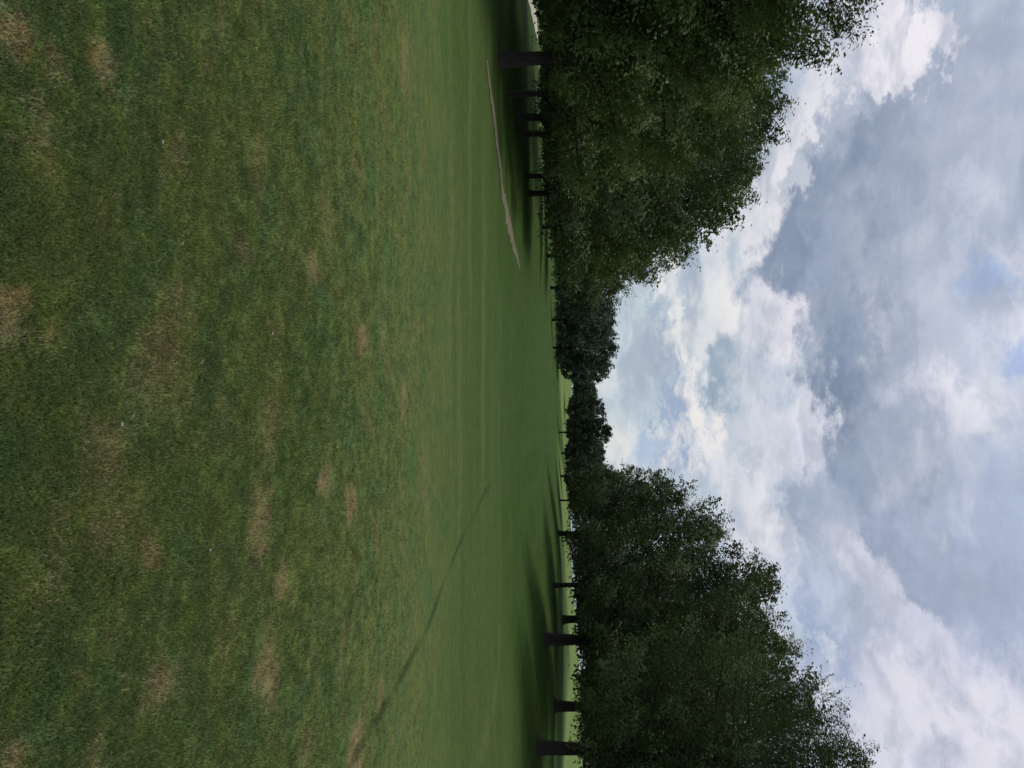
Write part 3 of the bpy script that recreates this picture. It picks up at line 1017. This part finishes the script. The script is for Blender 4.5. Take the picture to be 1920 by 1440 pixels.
N_G = 80000
x, y, z, d = sample(N_G, 1.6, 11, .75)
rot = np.stack([rs.randn(N_G) * .12, rs.randn(N_G) * .12, rs.rand(N_G) * 6.28], -1)
sc = rs.uniform(.65, 1.25, N_G) * np.interp(d, [1.7, 5, 8, 11], [1, 1.1, .8, .3])
pts = np.stack([x, y, z], -1)
# straw where the dry patches lie
dw = np.zeros(N_G)
for X, Y, rx, ry, s_, rot_ in DRY:
    c0 = flat(max(X, -60), Y)
    a_, b_ = flat(max(X - rx, -120), Y)[1], flat(X + rx, Y)[1]
    q = ((x - c0[0]) / (ry * c0[1] / F * 1.1)) ** 2 + ((y - (a_ + b_) / 2) / ((b_ - a_) / 2 * 1.1)) ** 2
    dw = np.maximum(dw, s_ * np.clip(1.1 - q, 0, 1))
is_straw = rs.rand(N_G) < (.018 + .5 * dw)
drop = rs.rand(N_G) < .75 * dw
hid = bpy.data.collections.new('tuft_sources')
for k in range(1):
    tf_o = tuft('grass_tuft', 30 + k, 13, .007, .018, .0032, .024, M_blade)
    st_o = tuft('straw_tuft', 40 + k, 10, .006, .016, .003, .024, M_straw)
    for q in (tf_o, st_o):
        C.objects.unlink(q)
        hid.objects.link(q)
    sel = ~is_straw & ~drop
    scatter('grass', 'short green grass blades of the near rough', tf_o, pts[sel], rot[sel], sc[sel])
    sel = is_straw
    scatter('dry_grass', 'straw-coloured dead grass in the brown patches', st_o, pts[sel], rot[sel], sc[sel])

# ------------------------------------------------------------------ small white clover heads and a leaf in the grass
M_white, t = new_mat('white_petal')
b = t.n('ShaderNodeBsdfPrincipled')
b.inputs['Base Color'].default_value = (.52, .51, .46, 1)
b.inputs['Roughness'].default_value = .7
o = t.n('ShaderNodeOutputMaterial')
t.link(b.outputs[0], o.inputs[0])
M_stem, t = new_mat('flower_stem')
b = t.n('ShaderNodeBsdfPrincipled')
b.inputs['Base Color'].default_value = (.07, .12, .035, 1)
o = t.n('ShaderNodeOutputMaterial')
t.link(b.outputs[0], o.inputs[0])


def clover(label, X, Y, r):
    p = flat(X, Y)
    root = bpy.data.objects.new('clover_flower', None)
    C.objects.link(root)
    hgt = .034
    root.location = (p[0], p[1] - .01, zat(p[0], p[1]))
    tag(root, label, 'flower', 'white clover heads in the rough')
    V, T = [], []
    rq = random.Random(int(X * 7 + Y))
    for ring, (n, tilt) in enumerate(((12, .1), (10, .6), (7, 1.1), (3, 1.45))):
        for k in range(n):
            an = (k + .5 * ring + rq.random() * .3) / n * 6.283
            dx, dy = math.cos(an) * math.cos(tilt), math.sin(an) * math.cos(tilt)
            dz = math.sin(tilt)
            sx, sy = -math.sin(an) * r * .28, math.cos(an) * r * .28
            b_ = len(V)
            V += [(dx * r * .25, dy * r * .25, hgt + dz * r * .25), (dx * r * .8 + sx, dy * r * .8 + sy, hgt + dz * r * .85),
                  (dx * r * 1.15, dy * r * 1.15, hgt + dz * r * 1.1), (dx * r * .8 - sx, dy * r * .8 - sy, hgt + dz * r * .85)]
            T.append((b_, b_ + 1, b_ + 2, b_ + 3))
    mesh_np('flower_head', V, T, M_white, root, smooth=False)
    v_, q_ = tube([(0, 0, -.005), (.002, 0, hgt * .5), (0, 0, hgt)], [.0013] * 3, 5)
    mesh_np('stem', v_, q_, M_stem, root)
    return root


clover('white clover head nearest the camera, in the olive patch', 220, 795, .0065)
clover('white clover head on plain green turf at mid foreground', 497, 625, .0065)
clover('tiny clover head in blue-green turf near the narrow tan patch', 283, 268, .006)
clover('pale clover head beside a small tan streak', 518, 467, .006)
clover('farthest white clover head, close to the paired tan patches', 627, 838, .0075)
clover('pale clover head next to a dark curled leaf', 384, 1030, .006)
M_dleaf, t = new_mat('dead_leaf')
b = t.n('ShaderNodeBsdfPrincipled')
b.inputs['Base Color'].default_value = (.035, .026, .018, 1)
b.inputs['Roughness'].default_value = .7
o = t.n('ShaderNodeOutputMaterial')
t.link(b.outputs[0], o.inputs[0])


def dead_leaf(label, X, Y, L, ang):
    p = flat(X, Y)
    V, T = [], []
    n = 9
    for k in range(n):
        u = k / (n - 1)
        wd = L * .30 * math.sin(math.pi * min(.98, max(.03, u))) ** .8
        for q in (-1, 0, 1):
            V.append(((u - .5) * L, q * wd, .022 + abs(q) * wd * .9 + .012 * math.sin(u * 3)))
    for k in range(n - 1):
        for q in range(2):
            a_ = k * 3 + q
            T.append((a_, a_ + 1, a_ + 4, a_ + 3))
    o = mesh_np('fallen_leaf', V, T, M_dleaf)
    o.location = (p[0], p[1], zat(p[0], p[1]))
    o.rotation_euler = (0, 0, ang)
    tag(o, label, 'leaf', 'dead leaves in the rough')


dead_leaf('dark curled leaf beside a pale clover head', 376, 1016, .034, .3)
dead_leaf('dark dead leaf short of the long tan patch on the right', 486, 1124, .03, 1.3)
dead_leaf('small dark leaf in deep green turf near the left edge', 300, 106, .026, .8)
